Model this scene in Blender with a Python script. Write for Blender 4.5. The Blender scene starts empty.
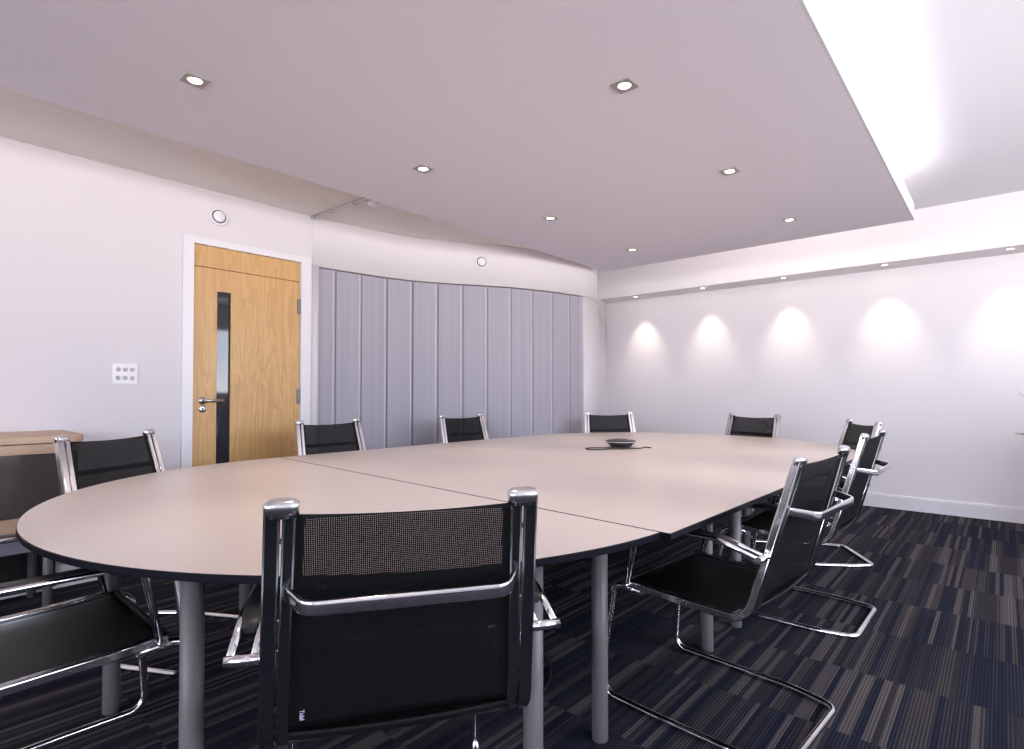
import bpy, bmesh, math, random
from mathutils import Vector, Matrix
random.seed(7)
SC = bpy.context.scene
COL = SC.collection
PI = math.pi
V = Vector

# ------------------------------------------------------------------ materials
def mat(name, col, rough=0.5, metal=0.0, spec=0.5, coat=0.0, coat_rough=0.1):
    m = bpy.data.materials.new(name); m.use_nodes = True
    b = m.node_tree.nodes['Principled BSDF']
    b.inputs['Base Color'].default_value = (*col, 1)
    b.inputs['Roughness'].default_value = rough
    b.inputs['Metallic'].default_value = metal
    b.inputs['Specular IOR Level'].default_value = spec
    b.inputs['Coat Weight'].default_value = coat
    b.inputs['Coat Roughness'].default_value = coat_rough
    return m

class NT:
    """tiny helper to write node graphs"""
    def __init__(s, m):
        s.t = m.node_tree; s.bsdf = s.t.nodes.get('Principled BSDF')
    def n(s, kind, **kw):
        x = s.t.nodes.new(kind)
        for k, v in kw.items(): setattr(x, k, v)
        return x
    def l(s, a, b): s.t.links.new(a, b)
    def math(s, op, a, b=None, c=None):
        x = s.n('ShaderNodeMath', operation=op)
        for i, v in enumerate((a, b, c)):
            if v is None: continue
            if isinstance(v, (int, float)): x.inputs[i].default_value = v
            else: s.l(v, x.inputs[i])
        return x.outputs[0]
    def obj(s):
        tc = s.n('ShaderNodeTexCoord'); sp = s.n('ShaderNodeSeparateXYZ')
        s.l(tc.outputs['Object'], sp.inputs[0]); return tc.outputs['Object'], sp.outputs
    def ramp(s, fac, stops, interp='LINEAR'):
        r = s.n('ShaderNodeValToRGB'); r.color_ramp.interpolation = interp
        e = r.color_ramp.elements
        while len(e) < len(stops): e.new(0.5)
        for k, (p, c) in enumerate(stops):
            e[k].position = p; e[k].color = (*c, 1)
        s.l(fac, r.inputs[0]); return r.outputs[0]

def paint(name, col, rough=0.85):
    m = mat(name, col, rough, spec=0.25); g = NT(m)
    co, _ = g.obj()
    nz = g.n('ShaderNodeTexNoise'); nz.inputs['Scale'].default_value = 140; nz.inputs['Detail'].default_value = 3
    g.l(co, nz.inputs['Vector'])
    bp = g.n('ShaderNodeBump'); bp.inputs['Strength'].default_value = 0.04; bp.inputs['Distance'].default_value = 0.002
    g.l(nz.outputs[0], bp.inputs['Height']); g.l(bp.outputs[0], g.bsdf.inputs['Normal'])
    return m

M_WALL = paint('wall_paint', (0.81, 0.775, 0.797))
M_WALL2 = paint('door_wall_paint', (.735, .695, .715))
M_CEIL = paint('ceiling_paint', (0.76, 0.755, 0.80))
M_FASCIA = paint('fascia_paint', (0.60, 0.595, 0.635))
M_PANEL = paint('panel_paint', (0.72, 0.675, 0.735))
M_TRIM = mat('white_gloss_trim', (0.80, 0.775, 0.81), 0.35)
M_CHROME = mat('chrome', (0.78, 0.78, 0.80), 0.12, 1.0)
M_INSERT = mat('gloss_black_insert', (0.010, 0.010, 0.013), 0.22)
M_STEEL = mat('brushed_steel', (0.62, 0.61, 0.6), 0.3, 1.0)
M_ALU = mat('satin_aluminium', (0.75, 0.75, 0.78), 0.25, 1.0)
M_LEG = mat('grey_powder_coat', (0.135, 0.128, 0.132), 0.45)
M_BLACK = mat('black_plastic', (0.014, 0.013, 0.014), 0.45)
M_EDGE = mat('dark_table_edge', (0.004, 0.004, 0.009), 0.45, spec=.15)
M_CABLE = mat('black_cable', (0.012, 0.012, 0.013), 0.5)
M_GROOVE = mat('grey_green_seam', (0.20, 0.235, 0.24), 0.6)
M_WHITEP = mat('white_plastic', (0.82, 0.79, 0.83), 0.35)
M_GREYP = mat('grey_plastic', (0.50, 0.47, 0.49), 0.4)
M_GLASSD = mat('smoked_glass', (0.085, 0.073, 0.066), 0.18, spec=0.6)

def emit(name, col, strength):
    m = bpy.data.materials.new(name); m.use_nodes = True
    t = m.node_tree; t.nodes.clear()
    e = t.nodes.new('ShaderNodeEmission'); e.inputs[0].default_value = (*col, 1); e.inputs[1].default_value = strength
    o = t.nodes.new('ShaderNodeOutputMaterial'); t.links.new(e.outputs[0], o.inputs[0]); return m
M_BULB = emit('lit_bulb', (1.0, 0.86, 0.62), 14)
M_COVE = emit('lit_cove_tube', (1.0, 0.97, 0.95), 6)

def wood(name, light, dark, axis='Z', scale=1.0, rough=0.4):
    m = mat(name, light, rough); g = NT(m)
    co, sp = g.obj()
    mp = g.n('ShaderNodeMapping')
    sc = {'Z': (9, 9, 0.75), 'Y': (9, 0.75, 9)}[axis]
    mp.inputs['Scale'].default_value = tuple(v*scale for v in sc)
    g.l(co, mp.inputs['Vector'])
    nz = g.n('ShaderNodeTexNoise'); nz.inputs['Scale'].default_value = 1.0; nz.inputs['Detail'].default_value = 4; nz.inputs['Distortion'].default_value = 0.6
    g.l(mp.outputs[0], nz.inputs['Vector'])
    rings = g.math('FRACT', g.math('MULTIPLY', nz.outputs[0], 9.0))
    mp2 = g.n('ShaderNodeMapping'); mp2.inputs['Scale'].default_value = tuple(v*scale for v in ({'Z': (160, 160, 3), 'Y': (160, 3, 160)}[axis]))
    g.l(co, mp2.inputs['Vector'])
    n2 = g.n('ShaderNodeTexNoise'); n2.inputs['Scale'].default_value = 1.0; n2.inputs['Detail'].default_value = 2
    g.l(mp2.outputs[0], n2.inputs['Vector'])
    f = g.math('ADD', g.math('MULTIPLY', rings, 0.55), g.math('MULTIPLY', n2.outputs[0], 0.55))
    g.l(g.ramp(f, [(0.12, light), (0.85, dark)]), g.bsdf.inputs['Base Color'])
    return m
M_OAK = wood('oak_veneer', (0.70, 0.43, 0.175), (0.55, 0.31, 0.11), 'Z')
M_BEECH = wood('beech_veneer', (0.60, 0.42, 0.29), (0.53, 0.36, 0.24), 'Y', 0.8, 0.5)

def carpet():
    m = mat('striped_carpet_tiles', (0.05, 0.05, 0.06), 0.95, spec=0.1); g = NT(m)
    co, sp = g.obj()
    row = g.math('FLOOR', g.math('DIVIDE', g.math('ADD', sp[1], 50 - 2.61), 0.5))
    col = g.math('FLOOR', g.math('DIVIDE', g.math('ADD', sp[0], 50.13), 0.5))
    wn = g.n('ShaderNodeTexWhiteNoise', noise_dimensions='2D')
    cb = g.n('ShaderNodeCombineXYZ'); g.l(row, cb.inputs[0]); g.l(col, cb.inputs[1]); g.l(cb.outputs[0], wn.inputs['Vector'])
    u = g.math('ADD', sp[0], g.math('MULTIPLY', wn.outputs['Value'], 37.0))
    vo = g.n('ShaderNodeTexVoronoi', voronoi_dimensions='1D'); vo.inputs['Scale'].default_value = 52.0
    vo.inputs['Randomness'].default_value = 1.0
    g.l(u, vo.inputs['W'])
    sc = g.n('ShaderNodeSeparateColor'); g.l(vo.outputs['Color'], sc.inputs[0])
    # every stripe alternates two yarns in fine ribs
    ST = (0.0, 0.20, 0.36, 0.50, 0.66, 0.80, 0.93)
    YA = ((.008,.009,.019), (.019,.018,.022), (.010,.011,.022), (.033,.029,.030), (.009,.010,.021), (.050,.043,.045), (.082,.071,.074))
    YB_ = ((.013,.014,.027), (.056,.049,.050), (.034,.032,.039), (.015,.015,.021), (.023,.023,.031), (.094,.081,.083), (.053,.046,.048))
    ca = g.ramp(sc.outputs[0], list(zip(ST, YA)), 'CONSTANT'); cb_ = g.ramp(sc.outputs[0], list(zip(ST, YB_)), 'CONSTANT')
    rib = g.math('SINE', g.math('MULTIPLY', sp[0], 2*PI/0.0105))
    rf = g.math('MULTIPLY_ADD', rib, 0.5, 0.5)
    mxa = g.n('ShaderNodeMix', data_type='RGBA'); g.l(rf, mxa.inputs['Factor']); g.l(ca, mxa.inputs['A']); g.l(cb_, mxa.inputs['B'])
    base = mxa.outputs['Result']
    rib = g.math('MULTIPLY_ADD', rib, 0.12, 0.95)
    nz = g.n('ShaderNodeTexNoise'); nz.inputs['Scale'].default_value = 160; nz.inputs['Detail'].default_value = 2; g.l(co, nz.inputs['Vector'])
    tw = g.math('MULTIPLY_ADD', nz.outputs[0], 0.7, 0.65)
    k = g.math('MULTIPLY', rib, tw)
    mx = g.n('ShaderNodeMix', data_type='RGBA', blend_type='MULTIPLY'); mx.inputs['Factor'].default_value = 1.0
    cc = g.n('ShaderNodeCombineColor')
    for i in range(3): g.l(k, cc.inputs[i])
    g.l(base, mx.inputs['A']); g.l(cc.outputs[0], mx.inputs['B'])
    g.l(mx.outputs['Result'], g.bsdf.inputs['Base Color'])
    bp = g.n('ShaderNodeBump'); bp.inputs['Strength'].default_value = 0.35; bp.inputs['Distance'].default_value = 0.003
    g.l(k, bp.inputs['Height']); g.l(bp.outputs[0], g.bsdf.inputs['Normal'])
    return m
M_CARPET = carpet()

def laminate():
    m = mat('beige_laminate', (0.60, 0.525, 0.49), 0.33, spec=0.5); g = NT(m)
    co, sp = g.obj()
    nz = g.n('ShaderNodeTexNoise'); nz.inputs['Scale'].default_value = 900; nz.inputs['Detail'].default_value = 1; g.l(co, nz.inputs['Vector'])
    g.l(g.ramp(nz.outputs[0], [(0.35, (0.50, 0.435, 0.42)), (0.65, (0.55, 0.48, 0.462))]), g.bsdf.inputs['Base Color'])
    return m
M_LAM = laminate()

def netting():
    """black woven net: fine see-through holes, solid hems at the borders"""
    m = mat('black_net_fabric', (0.005, 0.005, 0.006), 0.65, spec=0.15); g = NT(m); t = g.t
    co, sp = g.obj()
    p = 0.0076
    a = g.math('SINE', g.math('MULTIPLY', g.math('ADD', sp[0], sp[2]), 2*PI/p/1.0))
    b = g.math('SINE', g.math('MULTIPLY', g.math('SUBTRACT', sp[0], sp[2]), 2*PI/p/1.0))
    hole = g.math('GREATER_THAN', g.math('MULTIPLY', a, b), 0.74)
    inx = g.math('LESS_THAN', g.math('ADD', g.math('ABSOLUTE', sp[0]), g.math('MULTIPLY', sp[2], .057)), 0.178+.93*.057)
    inz = g.math('LESS_THAN', sp[2], 0.900)
    inz2 = g.math('GREATER_THAN', sp[2], 0.50)
    f = g.math('MULTIPLY', g.math('MULTIPLY', hole, inx), g.math('MULTIPLY', inz, inz2))
    tr = g.n('ShaderNodeBsdfTransparent'); mx = g.n('ShaderNodeMixShader')
    out = t.nodes['Material Output']
    g.l(f, mx.inputs[0]); g.l(g.bsdf.outputs[0], mx.inputs[1]); g.l(tr.outputs[0], mx.inputs[2]); g.l(mx.outputs[0], out.inputs[0])
    return m
M_NET = netting()

def seatcloth():
    m = mat('black_seat_fabric', (0.007, 0.007, 0.008), 0.42, spec=0.3); g = NT(m)
    co, sp = g.obj()
    a = g.math('SINE', g.math('MULTIPLY', sp[0], 2*PI/0.004)); b = g.math('SINE', g.math('MULTIPLY', sp[1], 2*PI/0.004))
    bp = g.n('ShaderNodeBump'); bp.inputs['Strength'].default_value = 0.15; bp.inputs['Distance'].default_value = 0.001
    g.l(g.math('MULTIPLY', a, b), bp.inputs['Height']); g.l(bp.outputs[0], g.bsdf.inputs['Normal'])
    return m
M_SEAT = seatcloth()

def screen_mat():
    m = mat('lilac_grey_screen_fabric', (0.36, 0.35, 0.41), 0.55, spec=0.4); g = NT(m)
    co, sp = g.obj()
    mp = g.n('ShaderNodeMapping'); mp.inputs['Scale'].default_value = (60, 60, 0.4); g.l(co, mp.inputs['Vector'])
    nz = g.n('ShaderNodeTexNoise'); nz.inputs['Scale'].default_value = 1; nz.inputs['Detail'].default_value = 3; g.l(mp.outputs[0], nz.inputs['Vector'])
    g.l(g.ramp(nz.outputs[0], [(0.3, (0.35, 0.335, 0.385)), (0.7, (0.39, 0.375, 0.425))]), g.bsdf.inputs['Base Color'])
    return m
M_SCREEN = screen_mat()
M_SCREENRIB = mat('pale_lilac_screen_edge', (0.52, 0.44, 0.50), 0.5)

def leafmat(name, a, b):
    m = mat(name, a, 0.4); g = NT(m); co, sp = g.obj()
    nz = g.n('ShaderNodeTexNoise'); nz.inputs['Scale'].default_value = 25; g.l(co, nz.inputs['Vector'])
    g.l(g.ramp(nz.outputs[0], [(0.3, a), (0.7, b)]), g.bsdf.inputs['Base Color']); return m
M_LEAF = leafmat('green_leaf', (0.10, 0.20, 0.03), (0.20, 0.30, 0.05))
M_LEAFY = leafmat('yellow_green_leaf', (0.42, 0.42, 0.04), (0.30, 0.36, 0.04))
M_POT = mat('grey_glazed_pot', (0.22, 0.21, 0.23), 0.35)
M_SOIL = mat('dark_soil', (0.03, 0.022, 0.016), 0.95)

# ------------------------------------------------------------------ geometry helpers
def box(bm, lo, hi, mi=0, M=None):
    x0, y0, z0 = lo; x1, y1, z1 = hi
    vs = [bm.verts.new(M @ V(p) if M else p) for p in ((x0,y0,z0),(x1,y0,z0),(x1,y1,z0),(x0,y1,z0),(x0,y0,z1),(x1,y0,z1),(x1,y1,z1),(x0,y1,z1))]
    for f in ((0,3,2,1),(4,5,6,7),(0,1,5,4),(1,2,6,5),(2,3,7,6),(3,0,4,7)):
        fa = bm.faces.new([vs[i] for i in f]); fa.material_index = mi
    return vs

def fillet(pts, r, n=7):
    """round the corners of a polyline; r: one radius or one per point"""
    pts = [V(p) for p in pts]; out = [pts[0]]
    for i in range(1, len(pts)-1):
        ri = r[i] if isinstance(r, (list, tuple)) else r
        a, b, c = pts[i-1], pts[i], pts[i+1]
        u, w = (a-b), (c-b); lu, lw = u.length, w.length; u.normalize(); w.normalize()
        ang = u.angle(w)
        if ri <= 0 or ang > PI-0.02: out.append(b); continue
        d = min(ri/math.tan(ang/2), lu*0.49, lw*0.49)
        p, q = b+u*d, b+w*d
        rr = d*math.tan(ang/2)
        cen = b + (u+w).normalized()*(rr/math.sin(ang/2))
        e0, e1 = p-cen, q-cen
        th = e0.angle(e1)
        for k in range(n+1):
            f = k/n
            out.append(cen + (e0*math.sin((1-f)*th) + e1*math.sin(f*th))/math.sin(th))
    out.append(pts[-1]); return out

def tube(bm, pts, r, seg=12, closed=False, ry=None, up=None, mi=0, caps=True, ex=1.0):
    """sweep an ellipse (r across 'up x tangent', ry along up) along pts"""
    pts = [V(p) for p in pts]; n = len(pts); rings = []
    prev = None
    for i in range(n):
        a = pts[(i-1) % n] if (closed or i > 0) else pts[i]
        b = pts[(i+1) % n] if (closed or i < n-1) else pts[i]
        t = (b-a).normalized()
        if up is not None: u = V(up)
        elif prev is None: u = V((0,0,1)) if abs(t.z) < 0.9 else V((1,0,0))
        else: u = prev
        u = (u - t*u.dot(t)).normalized(); prev = u
        s = t.cross(u)
        rx = r[i] if isinstance(r, (list, tuple)) else r
        ryy = rx if ry is None else ry
        sg = (lambda v: math.copysign(abs(v)**ex, v)) if ex != 1.0 else (lambda v: v); ph = PI/seg if ex != 1.0 else 0
        rings.append([bm.verts.new(pts[i] + s*sg(math.cos(2*PI*k/seg+ph))*rx + u*sg(math.sin(2*PI*k/seg+ph))*ryy) for k in range(seg)])
    for i in range(n if closed else n-1):
        A, B = rings[i], rings[(i+1) % n]
        for k in range(seg):
            f = bm.faces.new((A[k], A[(k+1)%seg], B[(k+1)%seg], B[k])); f.smooth = True; f.material_index = mi
    if caps and not closed:
        f = bm.faces.new(rings[0][::-1]); f.material_index = mi
        f = bm.faces.new(rings[-1]); f.material_index = mi

def flat(bm, pts, hx, hn, rc=.0042):
    """sweep a flat-faced bar with rounded corners (half width hx along world x, half depth hn) along a path in a plane x ~ const"""
    pts = [V(p) for p in pts]; rings = []
    sec = []
    for cx, cy, a0 in ((hx-rc, hn-rc, 0), (-hx+rc, hn-rc, 90), (-hx+rc, -hn+rc, 180), (hx-rc, -hn+rc, 270)):
        for k in range(5): a = math.radians(a0+22.5*k); sec.append((cx+rc*math.cos(a), cy+rc*math.sin(a)))
    n = len(sec)
    for i in range(len(pts)):
        t = (pts[min(i+1, len(pts)-1)]-pts[max(i-1, 0)]).normalized(); u = V((1, 0, 0)).cross(t).normalized()
        rings.append([bm.verts.new(pts[i]+V((a, 0, 0))+u*b) for a, b in sec])
    for A, B in zip(rings, rings[1:]):
        for k in range(n):
            f = bm.faces.new((A[k], A[(k+1)%n], B[(k+1)%n], B[k])); f.smooth = (k % 5 != 4)
            if 1 <= k <= 7: f.material_index = 1      # rear face of the bar carries a black insert
    bm.faces.new(rings[0][::-1]); bm.faces.new(rings[-1])

def lathe(bm, prof, seg=32, M=None, mi=0, smooth=True):
    rings = []
    for r, z in prof:
        if r < 1e-6: rings.append([bm.verts.new(M @ V((0,0,z)) if M else (0,0,z))]); continue
        ring = []
        for k in range(seg):
            p = V((r*math.cos(2*PI*k/seg), r*math.sin(2*PI*k/seg), z)); ring.append(bm.verts.new(M @ p if M else p))
        rings.append(ring)
    for A, B in zip(rings, rings[1:]):
        for k in range(seg):
            if len(A) == 1 and len(B) == 1: continue
            if len(A) == 1: f = bm.faces.new((A[0], B[k], B[(k+1)%seg]))
            elif len(B) == 1: f = bm.faces.new((A[k], A[(k+1)%seg], B[0]))
            else: f = bm.faces.new((A[k], A[(k+1)%seg], B[(k+1)%seg], B[k]))
            f.smooth = smooth; f.material_index = mi

def prism(bm, outline, z0, z1, mi_top=0, mi_side=0, bev=0.0):
    """vertical prism from a ccw xy outline, optionally with a small chamfer on both rims"""
    pts = [V((p[0], p[1])) for p in outline]; n = len(pts)
    def off(d):
        o = []
        for i in range(n):
            a, b, c = pts[i-1], pts[i], pts[(i+1) % n]
            t1 = (b-a).normalized(); t2 = (c-b).normalized()
            n1 = V((-t1.y, t1.x)); n2 = V((-t2.y, t2.x)); m = (n1+n2).normalized()
            o.append(b + m*(d/max(0.4, m.dot(n1))))
        return o
    lay = [(pts, z0), (pts, z1)] if bev <= 0 else [(off(bev), z0), (pts, z0+bev), (pts, z1-bev), (off(bev), z1)]
    R = [[bm.verts.new((p.x, p.y, z)) for p in L] for L, z in lay]
    for A, B in zip(R, R[1:]):
        for i in range(n):
            f = bm.faces.new((A[i], A[(i+1)%n], B[(i+1)%n], B[i])); f.material_index = mi_side
    f = bm.faces.new(R[-1]); f.material_index = mi_top
    f = bm.faces.new(R[0][::-1]); f.material_index = mi_side

def obj(name, bm, mats, parent=None, loc=None):
    bmesh.ops.recalc_face_normals(bm, faces=bm.faces)
    me = bpy.data.meshes.new(name); bm.to_mesh(me); bm.free()
    for m in (mats if isinstance(mats, (list, tuple)) else [mats]): me.materials.append(m)
    o = bpy.data.objects.new(name, me); COL.objects.link(o)
    if parent: o.parent = parent
    if loc: o.location = loc
    return o

def tag(o, label, cat, group=None, kind=None):
    o['label'] = label; o['category'] = cat
    if group: o['group'] = group
    if kind: o['kind'] = kind
    return o
def thing(name, label, cat, loc=(0,0,0), rz=0, group=None):
    o = bpy.data.objects.new(name, None); COL.objects.link(o); o.empty_display_size = 0.1
    o.location = loc; o.rotation_euler = (0, 0, rz)
    return tag(o, label, cat, group)
def struct(name, bm, mats, label, cat, parent=None):
    o = obj(name, bm, mats, parent); o['kind'] = 'structure'
    if parent is None: o['label'] = label; o['category'] = cat
    return o
def copy_tree(o, parent=None):
    c = o.copy(); COL.objects.link(c)
    if parent: c.parent = parent
    for ch in list(o.children): copy_tree(ch, c)
    return c

# ------------------------------------------------------------------ room dimensions (metres)
XL = -4.10; XR = 2.75; YF = 6.507; YB = -4.2
ZL = 2.525          # low ceiling strip at the left
ZC = 2.776          # main ceiling
YS, ZS = 6.155, 2.334   # downstand at the far wall
PZ0, PZ1 = 2.40, 2.522  # hung ceiling panel
PX0, PX1, PY1 = -3.125, -0.485, 5.03
DY0, DY1, DZ = 1.386, 2.154, 2.138   # door opening

bm = bmesh.new(); box(bm, (-4.6, YB-.1, -0.1), (XR+.1, YF+.1, 0)); struct('floor', bm, M_CARPET, 'dark striped carpet tile floor', 'floor')

bm = bmesh.new()
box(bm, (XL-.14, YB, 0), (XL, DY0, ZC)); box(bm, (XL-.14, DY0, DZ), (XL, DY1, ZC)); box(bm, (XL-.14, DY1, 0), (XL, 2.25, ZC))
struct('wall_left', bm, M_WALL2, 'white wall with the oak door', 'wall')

# curved wall with the recessed folding screen
SCR = [(-4.099,2.309),(-4.090,2.467),(-4.062,2.695),(-4.028,2.930),(-3.966,3.161),(-3.868,3.372),(-3.750,3.577),(-3.627,3.780),(-3.512,3.988),(-3.424,4.215),(-3.352,4.443),(-3.305,4.670),(-3.277,4.850)]
PATH = [(-4.10,2.25)] + SCR + [(-3.30,5.06),(-3.47,5.42),(-3.71,5.80),(-3.92,6.16),(-4.03,6.52)]
def catmull(P, n=4):
    P = [V((p[0], p[1])) for p in P]; out = []
    for i in range(len(P)-1):
        a = P[i-1] if i else P[0]*2-P[1]; b = P[i]; c = P[i+1]; d = P[i+2] if i+2 < len(P) else P[-1]*2-P[-2]
        for k in range(n):
            t = k/n
            out.append(0.5*((2*b)+(c-a)*t+(2*a-5*b+4*c-d)*t*t+(3*b-a-3*c+d)*t**3))
    out.append(P[-1]); return out
CP = catmull(PATH, 4)
def normals(P):
    N = []
    for i in range(len(P)):
        t = (P[min(i+1, len(P)-1)] - P[max(i-1, 0)]).normalized(); N.append(V((t.y, -t.x)))   # towards the room
    return N
CN = normals(CP)
def strip(bm, i0, i1, din, dout, z0, z1, smooth=True):
    """wall slab along the curve, front offset din (towards room +), back offset dout"""
    F = [CP[i] + CN[i]*din for i in range(i0, i1+1)]; B = [CP[i] + CN[i]*dout for i in range(i0, i1+1)]
    vf0 = [bm.verts.new((*p, z0)) for p in F]; vf1 = [bm.verts.new((*p, z1)) for p in F]
    vb0 = [bm.verts.new((*p, z0)) for p in B]; vb1 = [bm.verts.new((*p, z1)) for p in B]
    n = len(F)
    for i in range(n-1):
        bm.faces.new((vf0[i], vf0[i+1], vf1[i+1], vf1[i])).smooth = smooth
        bm.faces.new((vb0[i+1], vb0[i], vb1[i], vb1[i+1]))
        bm.faces.new((vf0[i], vb0[i], vb0[i+1], vf0[i+1])); bm.faces.new((vf1[i+1], vb1[i+1], vb1[i], vf1[i]))
    for j in (0, n-1): bm.faces.new((vf0[j], vf1[j], vb1[j], vb0[j]))
i_s0, i_s1, i_e = 4, 4*13, len(CP)-1     # screen runs from the 2nd to the 14th control point
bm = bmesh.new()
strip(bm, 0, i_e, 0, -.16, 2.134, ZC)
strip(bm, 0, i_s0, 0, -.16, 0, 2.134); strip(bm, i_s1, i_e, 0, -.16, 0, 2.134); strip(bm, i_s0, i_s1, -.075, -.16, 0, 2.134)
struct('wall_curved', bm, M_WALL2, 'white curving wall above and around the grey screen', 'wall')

bm = bmesh.new(); box(bm, (-4.4, YF, 0), (XR, YF+.12, ZC)); struct('wall_far', bm, M_WALL, 'white far wall with five pools of light', 'wall')
bm = bmesh.new(); box(bm, (-4.25, YS, ZS), (XR, YF, ZC)); struct('wall_bulkhead', bm, M_WALL, 'white downstand box along the top of the far wall', 'wall')
WY = [(0.4, 1.7), (1.9, 3.2), (3.4, 4.7)]
WX = [(-2.6, -1.2), (-1.0, 0.4), (0.6, 2.0)]; WZ0, WZ1 = 1.08, 2.35  # WX: unseen openings added behind the viewer to light the far wall
bm = bmesh.new()
box(bm, (XL-.14, YB-.2, 0), (XR, YB, WZ0)); box(bm, (XL-.14, YB-.2, WZ1), (XR, YB, ZC))
xs = [XL-.14] + [x for w in WX for x in w] + [XR]
for i in range(0, len(xs), 2): box(bm, (xs[i], YB-.2, WZ0), (xs[i+1], YB, WZ1))
struct('wall_back', bm, M_WALL, 'plain wall behind the viewer', 'wall')
# window wall
bm = bmesh.new()
box(bm, (XR, YB, 0), (XR+.2, YF, WZ0)); box(bm, (XR, YB, WZ1), (XR+.2, YF, ZC))
ys = [YB] + [y for w in WY for y in w] + [YF]
for i in range(0, len(ys), 2): box(bm, (XR, ys[i], WZ0), (XR+.2, ys[i+1], WZ1))
struct('wall_right', bm, M_WALL, 'window wall out of view on the right', 'wall')
for k, (a, b) in enumerate(WY):
    bm = bmesh.new()
    for y0, y1, z0, z1 in ((a, a+.05, WZ0, WZ1), (b-.05, b, WZ0, WZ1), (a+.05, b-.05, WZ0, WZ0+.05), (a+.05, b-.05, WZ1-.05, WZ1), ((a+b)/2-.025, (a+b)/2+.025, WZ0+.05, WZ1-.05)):
        box(bm, (XR+.06, y0, z0), (XR+.12, y1, z1))
    struct('window_%d' % (k+1), bm, M_TRIM, 'white framed window in the right wall', 'window')

for k, (a, b) in enumerate(WX):
    bm = bmesh.new()
    for x0, x1, z0, z1 in ((a, a+.05, WZ0, WZ1), (b-.05, b, WZ0, WZ1), (a+.05, b-.05, WZ0, WZ0+.05), (a+.05, b-.05, WZ1-.05, WZ1), ((a+b)/2-.025, (a+b)/2+.025, WZ0+.05, WZ1-.05)):
        box(bm, (x0, YB-.12, z0), (x1, YB-.06, z1))
    struct('window_%d' % (k+1+len(WY)), bm, M_TRIM, 'white framed window added behind the viewer to light the far wall', 'window')

bm = bmesh.new(); box(bm, (-4.4, YB-.1, ZC), (XR+.1, YF+.1, ZC+.1)); struct('ceiling', bm, M_CEIL, 'white main ceiling', 'ceiling')
bm = bmesh.new(); box(bm, (-4.39, YB, ZL), (-2.75, 4.92, ZC)); struct('ceiling_low', bm, paint('warm_ceiling_paint', (.78, .73, .70)), 'lower ceiling strip along the door wall', 'ceiling')
bm = bmesh.new(); box(bm, (PX0, YB+.02, PZ0), (PX1, PY1, PZ1)); struct('ceiling_panel', bm, [M_PANEL], 'lilac grey hung ceiling panel over the table', 'ceiling')
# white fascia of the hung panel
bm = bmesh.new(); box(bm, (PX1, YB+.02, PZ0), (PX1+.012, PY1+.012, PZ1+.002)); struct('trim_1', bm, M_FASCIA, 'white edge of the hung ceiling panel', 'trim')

# skirting boards
bm = bmesh.new()
box(bm, (-4.03, YF-.018, 0), (XR, YF, .118)); box(bm, (-4.03, YF-.012, .118), (XR, YF, .130))
struct('baseboard_far', bm, M_TRIM, 'white skirting along the far wall', 'skirting')
bm = bmesh.new(); box(bm, (XL, YB, 0), (XL+.018, 1.318, .118)); box(bm, (XL, YB, .118), (XL+.012, 1.318, .130))
struct('baseboard_left', bm, M_TRIM, 'white skirting along the door wall', 'skirting')

# door casing
bm = bmesh.new()
box(bm, (XL, 1.320, 0), (XL+.016, DY0, DZ+.045)); box(bm, (XL, DY1, 0), (XL+.016, 2.232, DZ+.045)); box(bm, (XL, DY0, DZ), (XL+.016, DY1, DZ+.045))
struct('trim_2', bm, M_TRIM, 'white architrave around the oak door', 'trim')

# ------------------------------------------------------------------ door
d1 = bpy.data.objects.new('door_1', None); COL.objects.link(d1); d1.location = (XL, DY0, 0); d1['kind'] = 'structure'; d1['label'] = 'oak veneer door with narrow glass strip in the left wall'; d1['category'] = 'door'
W = DY1-DY0; GY0, GY1, GZ0, GZ1 = 0.154, 0.254, 0.62, 1.83; LZ = 1.985
bm = bmesh.new(); g = .003
box(bm, (-.052, g, .008), (-.008, GY0, LZ)); box(bm, (-.052, GY1, .008), (-.008, W-g, LZ)); box(bm, (-.052, GY0, .008), (-.008, GY1, GZ0)); box(bm, (-.052, GY0, GZ1), (-.008, GY1, LZ))
for y in (GY0, GY1-.004): box(bm, (-.014, y, GZ0), (-.006, y+.004, GZ1))
obj('door_leaf', bm, M_OAK, d1)
bm = bmesh.new(); box(bm, (-.052, g, LZ+.005), (-.008, W-g, DZ-.002)); obj('overpanel', bm, M_OAK, d1)
bm = bmesh.new(); box(bm, (-.034, GY0+.001, GZ0), (-.026, GY1-.001, GZ1))
M_DGLASS = mat('dark_door_glass', (0.035, 0.037, 0.045), 0.04, spec=0.42)
obj('glass_pane', bm, M_DGLASS, d1)
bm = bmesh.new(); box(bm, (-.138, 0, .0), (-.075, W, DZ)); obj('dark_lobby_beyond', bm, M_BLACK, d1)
RX = Matrix.Rotation(PI/2, 4, 'Y')
M_HINGE = mat('dull_grey_steel', (0.22, 0.21, 0.23), 0.45, .6)
bm = bmesh.new()
lathe(bm, [(0, .010), (.024, .010), (.026, .006), (.026, 0)], 24, Matrix.Translation((-.008, .068, 1.068)) @ RX)
tube(bm, fillet([(.0, .068, 1.068), (.045, .068, 1.068), (.045, .19, 1.068)], .018, 6), .0095, 12)
h = obj('door_handle', bm, M_STEEL, d1)
bm = bmesh.new(); lathe(bm, [(.008, .009), (.024, .009), (.026, .005), (.026, 0)], 24, Matrix.Translation((-.008, .068, 1.012)) @ RX)
lk = obj('keyhole_plate', bm, M_STEEL, d1)
bm = bmesh.new(); box(bm, (-.007, .063, 1.002), (-.0035, .073, 1.022)); obj('keyhole', bm, M_BLACK, lk)
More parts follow.
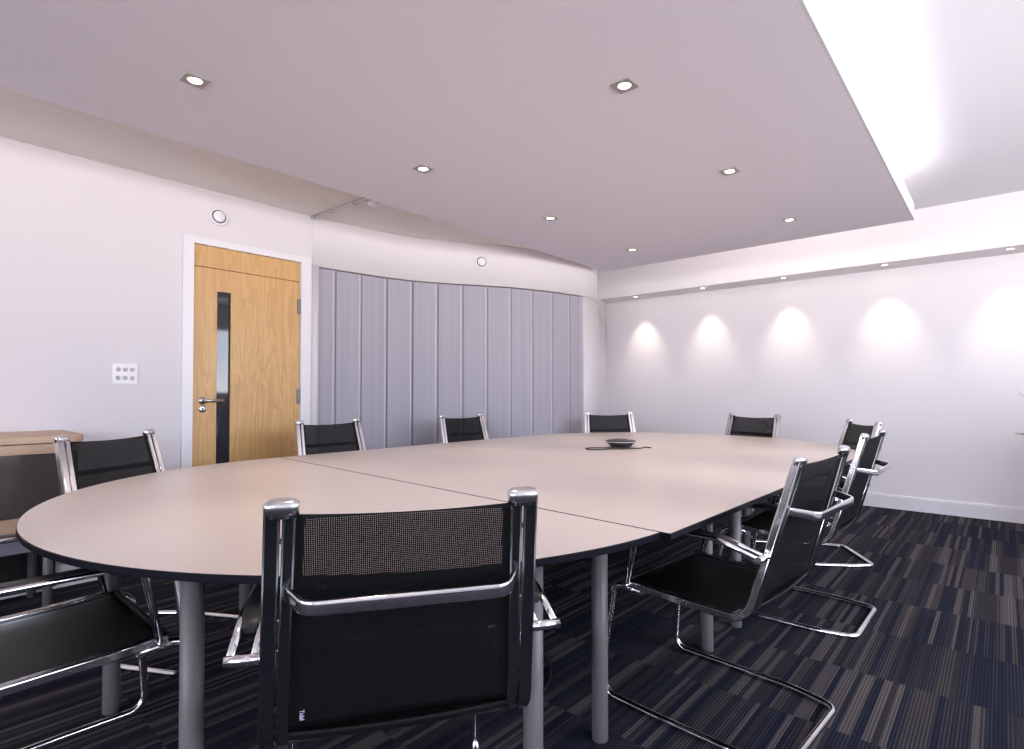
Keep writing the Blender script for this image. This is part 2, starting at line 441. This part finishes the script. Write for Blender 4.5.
for z in (1.735, 1.035, .25):
    bm = bmesh.new(); box(bm, (-.010, W-.022, z), (.004, W+.006, z+.115)); tube(bm, [(.0, W-.004, z), (.0, W-.004, z+.115)], .006, 10); obj('hinge', bm, M_HINGE, d1)

# ------------------------------------------------------------------ folding screen
scr = thing('folding_screen', 'grey lilac ribbed folding screen set into the curved wall', 'screen', (0, 0, 0))
for k in range(len(SCR)-1):
    a, b = V(SCR[k]), V(SCR[k+1]); t = (b-a).normalized(); nr = V((t.y, -t.x)); L = (b-a).length
    M = Matrix(((t.x, nr.x, 0, a.x), (t.y, nr.y, 0, a.y), (0, 0, 1, 0), (0, 0, 0, 1)))
    w = max(.03, L-.034)
    bm = bmesh.new()
    box(bm, (.004, -.060, .012), (w, -.022, 2.126), 0, M)
    box(bm, (0.0, -.066, .012), (.004, -.026, 2.126), 2, M)
    obj('screen_panel', bm, [M_SCREEN, M_SCREENRIB, M_GROOVE], scr)
    bm = bmesh.new()
    # rounded rib at the panel's edge
    box(bm, (w, -.060, .012), (w+.022, -.021, 2.126), 0, M); box(bm, (w+.003, -.021, .012), (w+.019, -.017, 2.126), 0, M)
    box(bm, (w+.022, -.060, .012), (L, -.025, 2.126), 1, M)
    obj('screen_rib', bm, [M_SCREENRIB, M_GROOVE], scr)

# ------------------------------------------------------------------ table
tb = thing('boardroom_table', 'large oval beige boardroom table with dark edge and grey tube legs', 'table', (-1.93, 2.65, 0))
TX, TY = -1.93, 2.65
def arc(c, r, a0, a1, n): return [(c[0]+r*math.cos(math.radians(a0+(a1-a0)*k/n)), c[1]+r*math.sin(math.radians(a0+(a1-a0)*k/n))) for k in range(n+1)]
def top(name, outline):
    bm = bmesh.new(); prism(bm, [(x-TX, y-TY) for x, y in outline], .721, .740, 0, 1, .0022)
    return obj(name, bm, [M_LAM, M_EDGE], tb)
S = -3.4
near = [(-1.954+1.252*math.cos(a)*math.cos(q)-1.238*math.sin(a)*math.sin(q), 1.486+1.252*math.cos(a)*math.sin(q)+1.238*math.sin(a)*math.cos(q)) for q in [math.radians(S)] for a in [PI+PI*k/72 for k in range(73)]]
o1 = top('end_tabletop', near)
far = arc((-1.905, 3.815), 1.262, S, 180+S, 72)
top('main_tabletop', [(-.676, 1.4145)] + far + [(-3.213, 1.5645)])
LEGS = [(-2.364,.549),(-1.452,.497),(-.926,1.134),(-2.96,1.26),(-.99,1.554),(-.978,2.395),(-2.93,1.68),(-2.92,2.5),(-.973,2.732),(-.95,3.56),(-2.91,2.84),(-2.89,3.64),(-1.35,4.0),(-1.36,4.62),(-2.36,4.82),(-2.85,4.05)]
for x, y in LEGS:
    bm = bmesh.new()
    lathe(bm, [(0, 0), (.0245, 0), (.026, .002), (.026, .7215), (0, .7215)], 28, Matrix.Translation((x-TX, y-TY, 0)))
    lathe(bm, [(.026, .709), (.05, .711), (.05, .7212)], 28, Matrix.Translation((x-TX, y-TY, 0)))
    obj('leg', bm, M_LEG, tb)

# ------------------------------------------------------------------ chair prototype (x right, y forward)
RXO, RXI = .260, .232         # outer and inner rail bar at the seat
RTO, RTI = .2315, .2035       # the same at the top of the back
ZT = .937
YT = -.345
def rail_path(x0, xt):
    p = [(x0, .235, .440), (x0, .10, .432), (x0, -.205, .425), (xt, YT, ZT-.012)]
    return fillet(p, [0, .2, .075, 0], 10)
def lerp_x(a, b, z): return a + (b-a)*max(0, min(1, (z-.425)/(ZT-.437)))
def back_y(z): return -.205 + (YT+.205)*(z-.425)/(ZT-.437)
def make_chair(label):
    c = thing('cantilever_chair', label, 'chair', group='black cantilever chairs around the table')
    # sled base
    half = [(.259, .17, .416), (.262, .280, .428), (.263, .318, .20), (.264, .332, .0125), (.268, .10, .0125), (.262, -.16, .0125), (.226, -.306, .0125)]
    full = half + [(-x, y, z) for x, y, z in half[::-1]]
    rr = [0, .045, .5, .05, .5, .3, .05]; rr = rr + rr[::-1]
    bm = bmesh.new(); tube(bm, fillet(full, rr, 8), .0122, 14)
    # under-seat cross rod
    tube(bm, [(-.255, .17, .414), (.255, .17, .414)], .008, 10); tube(bm, [(-.255, -.15, .410), (.255, -.15, .410)], .008, 10)
    obj('sled_base', bm, M_CHROME, c)
    for s in (-1, 1):
        bm = bmesh.new()
        P = rail_path(s*RXO, s*RTO); flat(bm, P, .0140, .0125)
        Q = [p for p in rail_path(s*RXI, s*RTI) if p.y < -.10]; flat(bm, Q, .0115, .0115)
        # clamps between the two tubes
        for z in (.52, .70, .86):
            y = back_y(z); xa, xb_ = s*lerp_x(RXI, RTI, z), s*lerp_x(RXO, RTO, z)
            box(bm, (min(xa, xb_), y-.004, z-.005), (max(xa, xb_), y+.004, z+.005))
        r = obj('side_rail', bm, [M_CHROME, M_INSERT], c)
        # flat end cap over both tubes, domed
        bm = bmesh.new()
        t = V((0, YT+.205, ZT-.437)).normalized(); yy = V((0, t.z, -t.y)); org = V((s*(RTI+RTO)/2, YT, ZT-.014))
        M = Matrix(((1, yy.x, t.x, org.x), (0, yy.y, t.y, org.y), (0, yy.z, t.z, org.z), (0, 0, 0, 1)))
        def stad(w, d): return [(w*math.copysign(abs(math.cos(a))**.6, math.cos(a)), d*math.copysign(abs(math.sin(a))**.8, math.sin(a))) for a in [2*PI*k/28 for k in range(28)]]
        rings = []
        for w, d, z in ((.0295, .0155, -.016), (.0300, .016, 0.0), (.0300, .016, .006), (.026, .0135, .0105), (.016, .008, .0135)):
            rings.append([bm.verts.new(M @ V((x, y, z))) for x, y in stad(w, d)])
        for A, B in zip(rings, rings[1:]):
            for k in range(28): bm.faces.new((A[k], A[(k+1)%28], B[(k+1)%28], B[k])).smooth = True
        bm.faces.new(rings[-1]); bm.faces.new(rings[0][::-1])
        obj('end_cap', bm, M_ALU, r)
    # fabric: seat and back are one sling hung between the rails
    C = rail_path(0.0, 0.0)
    kb = min(range(len(C)), key=lambda i: abs(C[i].z-.46) + (9 if C[i].y > -.15 else 0))
    def sheet(pts, name, m, wfun, sag, th=.004, hem=False):
        L = [0.0]
        for a, b in zip(pts, pts[1:]): L.append(L[-1]+(b-a).length)
        n = max(2, int(L[-1]/.02)); S = []
        for k in range(n+1):
            d = L[-1]*k/n; j = max(i for i in range(len(L)) if L[i] <= d+1e-9); j = min(j, len(pts)-2)
            f = (d-L[j])/max(1e-9, L[j+1]-L[j]); S.append(pts[j].lerp(pts[j+1], f))
        bm = bmesh.new(); nx = 16; G = [[], []]
        for k in range(n+1):
            t = (S[min(k+1, n)]-S[max(k-1, 0)]).normalized(); nr = V((0, -t.z, t.y))
            if nr.z < 0 and abs(t.y) > .5: nr = -nr
            w = wfun(S[k].z)
            for li, o in enumerate((0.0, -th)):
                row = []
                for i in range(nx+1):
                    u = -1+2*i/nx
                    dn = o - sag*(1-u*u)
                    p = S[k] + nr*dn + V((u*w, 0, 0))
                    if hem and k == n: p -= t*.010*(1-u*u)
                    row.append(bm.verts.new(p))
                G[li].append(row)
        for li in (0, 1):
            for k in range(n):
                for i in range(nx):
                    q = (G[li][k][i], G[li][k][i+1], G[li][k+1][i+1], G[li][k+1][i])
                    bm.faces.new(q if li == 0 else q[::-1]).smooth = True
        for k in range(n):
            for i in (0, nx):
                bm.faces.new((G[0][k][i], G[0][k+1][i], G[1][k+1][i], G[1][k][i]))
        for i in range(nx):
            for k in (0, n):
                bm.faces.new((G[0][k][i], G[0][k][i+1], G[1][k][i+1], G[1][k][i]))
        return bm, S
    bm, S = sheet(C[:kb+1], 'seat', None, lambda z: RXO-.003, .010)
    tube(bm, [(-RXO+.01, .238, .441), (RXO-.01, .238, .441)], .009, 10)
    obj('seat', bm, M_SEAT, c)
    up = C[kb:-1] + [C[-1].lerp(C[kb], .035)]
    bm, S = sheet(up, 'backrest', None, lambda z: lerp_x(RXI, RTI, z)-.004, .006, th=.0002, hem=True)
    bk = obj('backrest', bm, M_NET, c)
    # chrome grab bar across the back
    bm = bmesh.new()
    zb = .757; yb = back_y(zb); RB = lerp_x(RXI, RTI, zb)+.004
    P = fillet([(-RB, yb-.006, zb+.012), (-RB+.004, yb-.020, zb+.010), (-RB+.040, yb-.085, zb), (RB-.040, yb-.085, zb), (RB-.004, yb-.020, zb+.010), (RB, yb-.006, zb+.012)], [0, .01, .035, .035, .01, 0], 8)
    tube(bm, P, .0050, 20, ry=.0125, up=(0, 0, 1), ex=.45)
    obj('grab_bar', bm, M_CHROME, c)
    # arms
    for s in (-1, 1):
        za = .632; ya = back_y(za); XA = lerp_x(RXO, RTO, za)
        bm = bmesh.new()
        tube(bm, [(s*(XA+.008), ya, za), (s*(XA+.074), ya, za)], .0105, 14)
        for x in (XA+.024, XA+.066):
            P = fillet([(s*x, ya, za), (s*x, ya+.13, za+.038), (s*x, .165, za+.036), (s*(x*.35+.275*.65), .212, .440)], [0, .12, .055, 0], 8)
            tube(bm, P, .0078, 12)
        # clamp at the foot of the arm
        xm = RXO+.03
        tube(bm, [(s*(RXO-.006), .212, .440), (s*(RXO+.046), .212, .440)], .0095, 12)
        a = obj('armrest', bm, M_CHROME, c)
        bm = bmesh.new(); xc = XA+.045
        sec = []
        N = 14; y0, y1 = ya+.075, .150
        for k in range(N+1):
            f = k/N; y = y0+(y1-y0)*f
            z = za+.036+.006 - (.016*max(0, (ya+.135-y)/.06))
            hw = .0235*min(1, .45+.55*min(f, 1-f)*9); hh = .0075
            sec.append([bm.verts.new((s*xc+hw*math.copysign(abs(math.cos(q))**.5, math.cos(q)), y, z+hh*math.copysign(abs(math.sin(q))**.7, math.sin(q)))) for q in [2*PI*j/16 for j in range(16)]])
        for A, B in zip(sec, sec[1:]):
            for j in range(16): bm.faces.new((A[j], A[(j+1)%16], B[(j+1)%16], B[j])).smooth = True
        bm.faces.new(sec[0]); bm.faces.new(sec[-1])
        obj('arm_pad', bm, M_BLACK, a)
    return c

def place(c, x, y, fx, fy):
    c.location = (x, y, 0); c.rotation_euler = (0, 0, math.atan2(-fx, fy))

CH = [
 (-1.107, 0.83, -0.839, 0.545, 'black net-backed chrome chair nearest the viewer, seen from directly behind'),
 (-2.015, 0.30, 0, 1, 'black chrome chair cut off by the left edge under the near table end'),
 (-0.776, 2.03, -0.997, 0.072, 'black chrome chair at the right of the table with its whole sled base in view'),
 (-0.81, 3.17, -1, 0.02, 'black chrome chair in the middle of the right side, edge-on behind the front right chair'),
 (-1.01, 4.26, -0.85, -0.525, 'black chrome chair at the far right curve, mostly hidden by the right-side chairs'),
 (-1.74, 4.8, -0.24, -0.97, 'black chrome chair at the far table end facing us before the lit wall'),
 (-2.64, 4.48, 0.74, -0.67, 'small black chrome chair top behind the speakerphone, beside the right end of the grey screen'),
 (-3.19, 3.32, 0.997, -0.07, 'black chrome chair standing in front of the middle of the grey folding screen'),
 (-3.17, 2.06, 1, 0, 'black chrome chair between the oak door and the grey folding screen'),
 (-2.84, 0.873, 0.877, 0.48, 'black chrome chair at the left curve of the table, before the sideboard'),
]
chair0 = make_chair(CH[0][4])
chairs = []
for k, (x, y, fx, fy, lab) in enumerate(CH):
    c = chair0 if k == 0 else copy_tree(chair0)
    c['label'] = lab; place(c, x, y, fx, fy); chairs.append(c)
# small woven maker's tag low on the back of the nearest chair
bkn = [o for o in chair0.children if o.name.startswith('backrest')][0]
cu = bpy.data.curves.new('maker_tag', 'FONT'); cu.body = 'Tidal'; cu.size = .0125; cu.extrude = .0002
to = bpy.data.objects.new('maker_tag', cu); COL.objects.link(to)
dg = bpy.context.evaluated_depsgraph_get(); me = bpy.data.meshes.new_from_object(to.evaluated_get(dg))
bpy.data.objects.remove(to)
me.name = 'maker_tag'; me.materials.clear(); me.materials.append(mat('pale_tag_thread', (0.62, 0.60, 0.85), 0.7))
tg = bpy.data.objects.new('maker_tag', me); COL.objects.link(tg); tg.parent = bkn
zt_ = .512; lean = math.atan2(-(YT+.205), ZT-.437)
tg.matrix_local = Matrix.Translation((-.196, back_y(zt_)-.0045, zt_)) @ Matrix.Rotation(-lean, 4, 'X').inverted() @ Matrix(((0,1,0,0),(0,0,-1,0),(-1,0,0,0),(0,0,0,1)))

# ------------------------------------------------------------------ speakerphone and its lead
sp = thing('speakerphone', 'round black conference speakerphone on the far half of the table', 'speakerphone', (-2.015, 3.44, .7405))
bm = bmesh.new(); lathe(bm, [(0, 0), (.066, 0), (.070, .004), (.082, .018), (.104, .034), (.107, .040), (.103, .046), (.085, .052), (.060, .055), (.05, .053), (.042, .046), (0, .046)], 48)
obj('body', bm, mat('dark_grey_plastic', (0.022, 0.021, 0.023), 0.3), sp)
bm = bmesh.new(); lathe(bm, [(0, .0465), (.038, .0465), (.034, .050), (.0, .052)], 32); obj('speaker_grille', bm, M_BLACK, sp)
bm = bmesh.new(); tube(bm, [(0.108*math.cos(a), 0.108*math.sin(a), .0395) for a in [2*PI*k/48 for k in range(48)]], .0022, 8, closed=True); obj('rim', bm, M_GREYP, sp)
def spline(P, n=8):
    P = [V(p) for p in P]; out = []
    for i in range(len(P)-1):
        a = P[i-1] if i else P[0]*2-P[1]; b = P[i]; c = P[i+1]; d = P[i+2] if i+2 < len(P) else P[-1]*2-P[-2]
        for k in range(n):
            t = k/n; out.append(0.5*((2*b)+(c-a)*t+(2*a-5*b+4*c-d)*t*t+(3*b-a-3*c+d)*t**3))
    out.append(P[-1]); return out
R_ = V((.7501, .6613)); F_ = V((-.6613, .7501)); P0 = V((-2.015, 3.44))
def tp(r, f, z=.7445): q = P0+R_*r+F_*f; return (q.x, q.y, z)
bm = bmesh.new()
tube(bm, spline([tp(-.05,-.06), tp(-.12,-.10), tp(-.20,-.09), tp(-.262,-.13), tp(-.25,-.20), tp(-.17,-.21), tp(-.08,-.17), tp(.0,-.17), tp(.06,-.13), tp(.10,-.13), tp(.16,-.05), tp(.19,-.09)]), .0038, 8)
tag(obj('phone_cable', bm, M_CABLE), 'thin black lead looped around the speakerphone on the table', 'cable')

# ------------------------------------------------------------------ sideboard
sb = thing('sideboard', 'pale wood sideboard with smoked glass front against the left wall', 'sideboard', (-3.80, -.35, 0))
SX, SY = -3.80, -.35; xf, xb, ye, yn = -3.51, -4.078, .70, -1.5
def rr_outline(x0, x1, y0, y1, r=.09, n=8):
    o = [(x0-SX, y0-SY), (x1-SX, y0-SY)]
    o += [(x1-r+r*math.cos(a)-SX, y1-r+r*math.sin(a)-SY) for a in [PI/2*k/n for k in range(n+1)]]
    o += [(x0-SX, y1-SY)]; return o
bm = bmesh.new(); prism(bm, rr_outline(xb, xf, yn, ye), .874, .908, bev=.003); obj('worktop', bm, M_BEECH, sb)
bm = bmesh.new(); prism(bm, rr_outline(xb, xf-.008, yn+.01, ye-.01), .824, .870); obj('top_rail', bm, M_BEECH, sb)
bm = bmesh.new(); prism(bm, rr_outline(xb, xf-.008, yn+.01, ye-.01), .452, .520); obj('bottom_rail', bm, M_BEECH, sb)
bm = bmesh.new(); box(bm, (xb-SX, yn+.03-SY, .521), (xf-.04-SX, ye-.03-SY, .823)); obj('cabinet', bm, M_BLACK, sb)
for a, b in ((-1.46, -.73), (-.725, .02), (.025, .655)):
    bm = bmesh.new(); box(bm, (xf-.036-SX, a-SY, .523), (xf-.022-SX, b-SY, .822)); obj('glass_door', bm, M_GLASSD, sb)
bm = bmesh.new(); box(bm, (xb+.02-SX, yn+.03-SY, .335), (xf-.10-SX, .50-SY, .40)); obj('lower_shelf', bm, mat('grey_laminate', (.26, .26, .31), .4), sb)
bm = bmesh.new(); box(bm, (xb-SX, yn+.03-SY, .02), (xb+.018-SX, ye-.03-SY, .451)); obj('black_panel', bm, M_BLACK, sb)  # added black panel, makes the space below the sideboard dark
for x in (xb+.06, xf-.07):
    for y in (yn+.1, ye-.14):
        bm = bmesh.new(); lathe(bm, [(0, 0), (.02, 0), (.02, .453), (0, .453)], 20, Matrix.Translation((x-SX, y-SY, 0))); obj('leg', bm, M_LEG, sb)

# ------------------------------------------------------------------ wall fittings
def vent(x, y, z, nx, ny, label):
    t = thing('air_valve', label, 'vent', (x, y, z), group='round white air valves')
    q = V((nx, ny, 0)).normalized(); M = q.to_track_quat('Z', 'Y').to_matrix().to_4x4()
    bm = bmesh.new(); lathe(bm, [(.048, -.004), (.062, -.004), (.062, .004), (.058, .009), (.048, .011), (.046, .006), (.046, -.004)], 36, M); obj('ring', bm, M_WHITEP, t)
    bm = bmesh.new(); lathe(bm, [(0, .002), (.046, .002), (.046, -.004)], 36, M); obj('throat', bm, M_BLACK, t)
    bm = bmesh.new(); lathe(bm, [(0, .020), (.030, .019), (.038, .015), (.040, .010), (.030, .002), (0, .002)], 36, M); obj('disc', bm, M_WHITEP, t)
vent(XL+.004, 1.545, 2.352, 1, 0, 'round white air valve on the wall above the oak door')
iv = max(i for i in range(len(CP)) if CP[i].y <= 3.70); vp = CP[iv].lerp(CP[iv+1], .8)
vent(*(vp+CN[iv]*.006), 2.352, *CN[iv], 'round white air valve on the curved wall above the grey screen')

sk = thing('switch_plate', 'white wall plate with six round buttons left of the door', 'switch', (XL, 1.002, 1.24))
bm = bmesh.new(); box(bm, (0, -.068, -.063), (.009, .068, .063)); bmesh.ops.bevel(bm, geom=list(bm.edges), offset=.003, segments=2, affect='EDGES'); obj('plate', bm, M_WHITEP, sk)
for r in (-1, 1):
    for q in (-1, 0, 1):
        bm = bmesh.new(); lathe(bm, [(0, .013), (.011, .013), (.0135, .010), (.0135, .008)], 20, Matrix.Translation((.0, q*.037, r*.026)) @ RX); obj('button', bm, M_GREYP, sk)

# conduit and detector on the low ceiling
cd = thing('ceiling_conduit', 'thin grey conduit running across the low ceiling beside the panel', 'conduit', (-3.65, 2.262, ZL))
bm = bmesh.new(); tube(bm, [(-.44, -.012, -.011), (.52, .03, -.011)], .0105, 12); obj('tube', bm, M_GREYP, cd)
for x in (-.435, -.20, .1, .4):
    bm = bmesh.new(); y = -.012+.042*(x+.44)/.96; box(bm, (x-.012, y-.018, -.025), (x+.012, y+.018, 0)); obj('clip', bm, M_GREYP, cd)
sd = thing('smoke_detector', 'small white smoke detector on the low ceiling half hidden by the panel', 'detector', (-3.43, 2.368, ZL))
bm = bmesh.new(); lathe(bm, [(0, 0), (.05, 0), (.05, -.012), (.044, -.03), (.03, -.038), (0, -.04)], 32); obj('housing', bm, M_WHITEP, sd)
bm = bmesh.new(); lathe(bm, [(.046, -.010), (.053, -.012), (.051, -.018), (.046, -.018)], 32); obj('base_ring', bm, M_WHITEP, sd)

# ------------------------------------------------------------------ lamps
def spot(parent, e, size, blend, col, loc=(0, 0, -.02), r=.02):
    l = bpy.data.lights.new('lamp_beam', 'SPOT'); l.energy = e; l.spot_size = math.radians(size); l.spot_blend = blend; l.color = col; l.shadow_soft_size = r
    o = bpy.data.objects.new('lamp_beam', l); COL.objects.link(o); o.parent = parent; o.location = loc; return o
E_DOWN, E_WALL = 45, 24
WARM = (1.0, .86, .70)
rowname = {-2.465: 'door-side', -1.165: 'window-side'}
ordn = ['nearest us', 'second from us', 'third from us', 'farthest from us']
dl0 = None
for x in (-2.465, -1.165):
    for k, y in enumerate((.833, 2.03, 3.222, 4.424)):
        lab = 'square steel recessed downlight in the %s row of the hung panel, %s' % (rowname[x], ordn[k])
        if dl0 is None:
            dl0 = thing('recessed_downlight', lab, 'downlight', (x, y, PZ0), group='square downlights in the hung panel')
            bm = bmesh.new(); h = .043
            O = [(-h,-h),(h,-h),(h,h),(-h,h)]
            # square plate with a round hole
            n = 32; ro = .029
            inn = [bm.verts.new((ro*math.cos(2*PI*i/n), ro*math.sin(2*PI*i/n), -.004)) for i in range(n)]
            inb = [bm.verts.new((.026*math.cos(2*PI*i/n), .026*math.sin(2*PI*i/n), -.0012)) for i in range(n)]
            sq = []
            for i in range(n):
                a = 2*PI*i/n; c_, s_ = math.cos(a), math.sin(a); m_ = h/max(abs(c_), abs(s_)); sq.append((c_*m_, s_*m_))
            ot = [bm.verts.new((p[0], p[1], -.004)) for p in sq]; ob = [bm.verts.new((p[0]*1.002, p[1]*1.002, 0)) for p in sq]
            for i in range(n):
                j = (i+1) % n
                bm.faces.new((inn[i], ot[i], ot[j], inn[j])); bm.faces.new((ot[i], ob[i], ob[j], ot[j])); bm.faces.new((inb[i], inn[i], inn[j], inb[j]))
            obj('trim_plate', bm, mat('dull_steel_plate', (0.42, 0.40, 0.38), 0.42, 0.9), dl0)
            bm = bmesh.new(); lathe(bm, [(0, -.0025), (.018, -.002), (.0255, -.001)], 28); obj('bulb', bm, M_BULB, dl0)
            spot(dl0, E_DOWN, 75, .8, WARM)
            d = dl0
        else:
            d = copy_tree(dl0); d.location = (x, y, PZ0); d['label'] = lab
wl0 = None
for k, x in enumerate((-3.444, -2.585, -1.715, -.822, .066)):
    lab = 'small round downlight under the far downstand, ' + ['nearest the left corner of the far wall', 'second from the left corner', 'third from the left corner', 'fourth from the left corner', 'rightmost, at the edge of the picture'][k]
    if wl0 is None:
        wl0 = thing('wall_washer', lab, 'downlight', (x, 6.265, ZS), group='round downlights under the far downstand')
        bm = bmesh.new(); lathe(bm, [(.026, -.001), (.028, -.005), (.040, -.004), (.043, 0)], 32); obj('trim_ring', bm, M_STEEL, wl0)
        bm = bmesh.new(); lathe(bm, [(0, -.0025), (.018, -.002), (.026, -.001)], 28); obj('bulb', bm, M_BULB, wl0)
        b_ = spot(wl0, E_WALL, 60, 1.0, WARM, r=.02); b_.rotation_euler = (math.radians(14), 0, 0)
    else:
        w = copy_tree(wl0); w.location = (x, 6.265, ZS); w['label'] = lab

# concealed cove lighting on top of the hung panel
cv = thing('cove_light', 'bright lamp strip lying along the window-side top edge of the hung panel', 'lamp', (-.62, .9, PZ1))
bm = bmesh.new(); box(bm, (-.03, -4.0, 0), (.03, 4.0, .012)); obj('batten', bm, M_WHITEP, cv)
bm = bmesh.new(); tube(bm, [(0, -3.95, .021), (0, 3.95, .021)], .009, 10); obj('lamp_tube', bm, M_COVE, cv)
l = bpy.data.lights.new('cove_beam', 'AREA'); l.shape = 'RECTANGLE'; l.size = .05; l.size_y = 7.9; l.energy = 70; l.color = (1, .97, .97)
lo = bpy.data.objects.new('cove_beam', l); COL.objects.link(lo); lo.parent = cv; lo.location = (0.03, 0, .034); lo.rotation_euler = (0, math.radians(180-28), 0)

fill_strip = thing('cove_light', 'added warm fill strip lying along the far top edge of the hung panel', 'lamp', (-1.75, 4.86, PZ1))  # unseen strip added to brighten the downstand and curved wall end
bm = bmesh.new(); box(bm, (-.85, -.03, 0), (1.05, .03, .012)); obj('batten', bm, M_WHITEP, fill_strip)
bm = bmesh.new(); tube(bm, [(-.8, 0, .021), (1.0, 0, .021)], .009, 10); obj('lamp_tube', bm, M_COVE, fill_strip)
l = bpy.data.lights.new('cove_beam', 'AREA'); l.shape = 'RECTANGLE'; l.size = 1.8; l.size_y = .05; l.energy = 9; l.color = (1, .88, .78)
lo = bpy.data.objects.new('cove_beam', l); COL.objects.link(lo); lo.parent = fill_strip; lo.location = (.1, .03, .034); lo.rotation_euler = (math.radians(180-35), 0, 0)

# ------------------------------------------------------------------ floor bits and plant
P = [(-1.55,1.80),(-1.62,1.72),(-1.55,1.55),(-1.38,1.52),(-1.30,1.63),(-1.38,1.80),(-1.6,2.0),(-1.75,2.35)]
bm = bmesh.new(); tube(bm, spline([(x, y, .006) for x, y in P]), .005, 8)
tag(obj('floor_cable', bm, M_CABLE), 'loose black cable curled on the carpet under the table', 'cable')

pl = thing('potted_plant', 'potted plant by the far wall, only its leaf tips in view', 'plant', (.52, 6.02, 0))
bm = bmesh.new(); lathe(bm, [(0, 0), (.13, 0), (.14, .02), (.175, .40), (.18, .42), (.165, .42), (.155, .36), (0, .36)], 36); obj('pot', bm, M_POT, pl)
bm = bmesh.new(); lathe(bm, [(0, .375), (.156, .37), (.156, .362)], 24); obj('soil', bm, M_SOIL, pl)
def leaf(tip, base, lift, w, m):
    bm = bmesh.new(); b = V(base); t = V(tip); mid = (b+t)/2 + V((0, 0, lift)); n = 14; A = []
    side = (t-b).cross(V((0, 0, 1))).normalized()
    for k in range(n+1):
        f = k/n; p = b*(1-f)**2 + mid*2*f*(1-f) + t*f*f
        hw = w*math.sin(PI*min(1, .12+.88*f))**.65 if f < 1 else .0008
        A.append([bm.verts.new(p+side*hw), bm.verts.new(p-V((0, 0, hw*.35))), bm.verts.new(p-side*hw)])
    for X_, Y_ in zip(A, A[1:]):
        for j in (0, 1): bm.faces.new((X_[j], X_[j+1], Y_[j+1], Y_[j])).smooth = True
    o = obj('leaf', bm, m, pl)
    sm = o.modifiers.new('thick', 'SOLIDIFY'); sm.thickness = .0012
T = [((.10-.52, .0, 1.128), .16, M_LEAFY), ((.060-.52, -.05, .80), .24, M_LEAF)]
for tip, lift, m in T: leaf(tip, (0, 0, .37), lift, .045, m)
for k in range(16):
    a = PI*2*k/16+.2; ln = .32+.2*random.random(); hz = .75+.6*random.random()
    tip = (ln*math.cos(a), max(-.6, min(.38, ln*math.sin(a))), hz)
    if tip[0] < -.36: tip = (-.36, tip[1], tip[2])
    leaf(tip, (.05*math.cos(a), .05*math.sin(a), .37), .25, .022, M_LEAF if k % 3 else M_LEAFY)

# ------------------------------------------------------------------ daylight through the windows
w = bpy.data.worlds.new('World'); SC.world = w; w.use_nodes = True
bg = w.node_tree.nodes['Background']; g = NT(w); tc = g.n('ShaderNodeTexCoord'); sx = g.n('ShaderNodeSeparateXYZ'); g.l(tc.outputs['Generated'], sx.inputs[0])
# blue-white sky above, brighter lower half added to light the ceiling
g.l(g.ramp(g.math('MULTIPLY_ADD', sx.outputs[2], .5, .5), [(.0, (1.0, .96, .97)), (.47, (1.0, .96, .97)), (.53, (.58, .63, .72)), (1, (.46, .55, .74))]), bg.inputs[0]); bg.inputs[1].default_value = 21.0
for a, b in WY:
    l = bpy.data.lights.new('window_portal', 'AREA'); l.shape = 'RECTANGLE'; l.size = WZ1-WZ0; l.size_y = b-a; l.cycles.is_portal = True
    o = bpy.data.objects.new('window_portal', l); COL.objects.link(o); o.location = (XR+.21, (a+b)/2, (WZ0+WZ1)/2); o.rotation_euler = (0, PI/2, 0)

for a, b in WX:  # daylight through the added back openings
    l = bpy.data.lights.new('window_portal', 'AREA'); l.shape = 'RECTANGLE'; l.size = b-a; l.size_y = WZ1-WZ0; l.cycles.is_portal = True
    o = bpy.data.objects.new('window_portal', l); COL.objects.link(o); o.location = ((a+b)/2, YB-.21, (WZ0+WZ1)/2); o.rotation_euler = (PI/2, 0, 0)

# ------------------------------------------------------------------ camera
cam = bpy.data.cameras.new('camera'); co = bpy.data.objects.new('camera', cam); COL.objects.link(co)
cam.sensor_fit = 'HORIZONTAL'; cam.sensor_width = 36; cam.lens = 556/1024*36; cam.shift_y = 8.8/1024; cam.clip_start = .02
co.location = (0, 0, 1.12); co.rotation_euler = (math.radians(91.0), 0, math.radians(41.4))
SC.camera = co
SC.view_settings.view_transform = 'Standard'; SC.view_settings.look = 'None'; SC.view_settings.gamma = 1; SC.view_settings.exposure = 0.05
SC.view_settings.use_curve_mapping = False
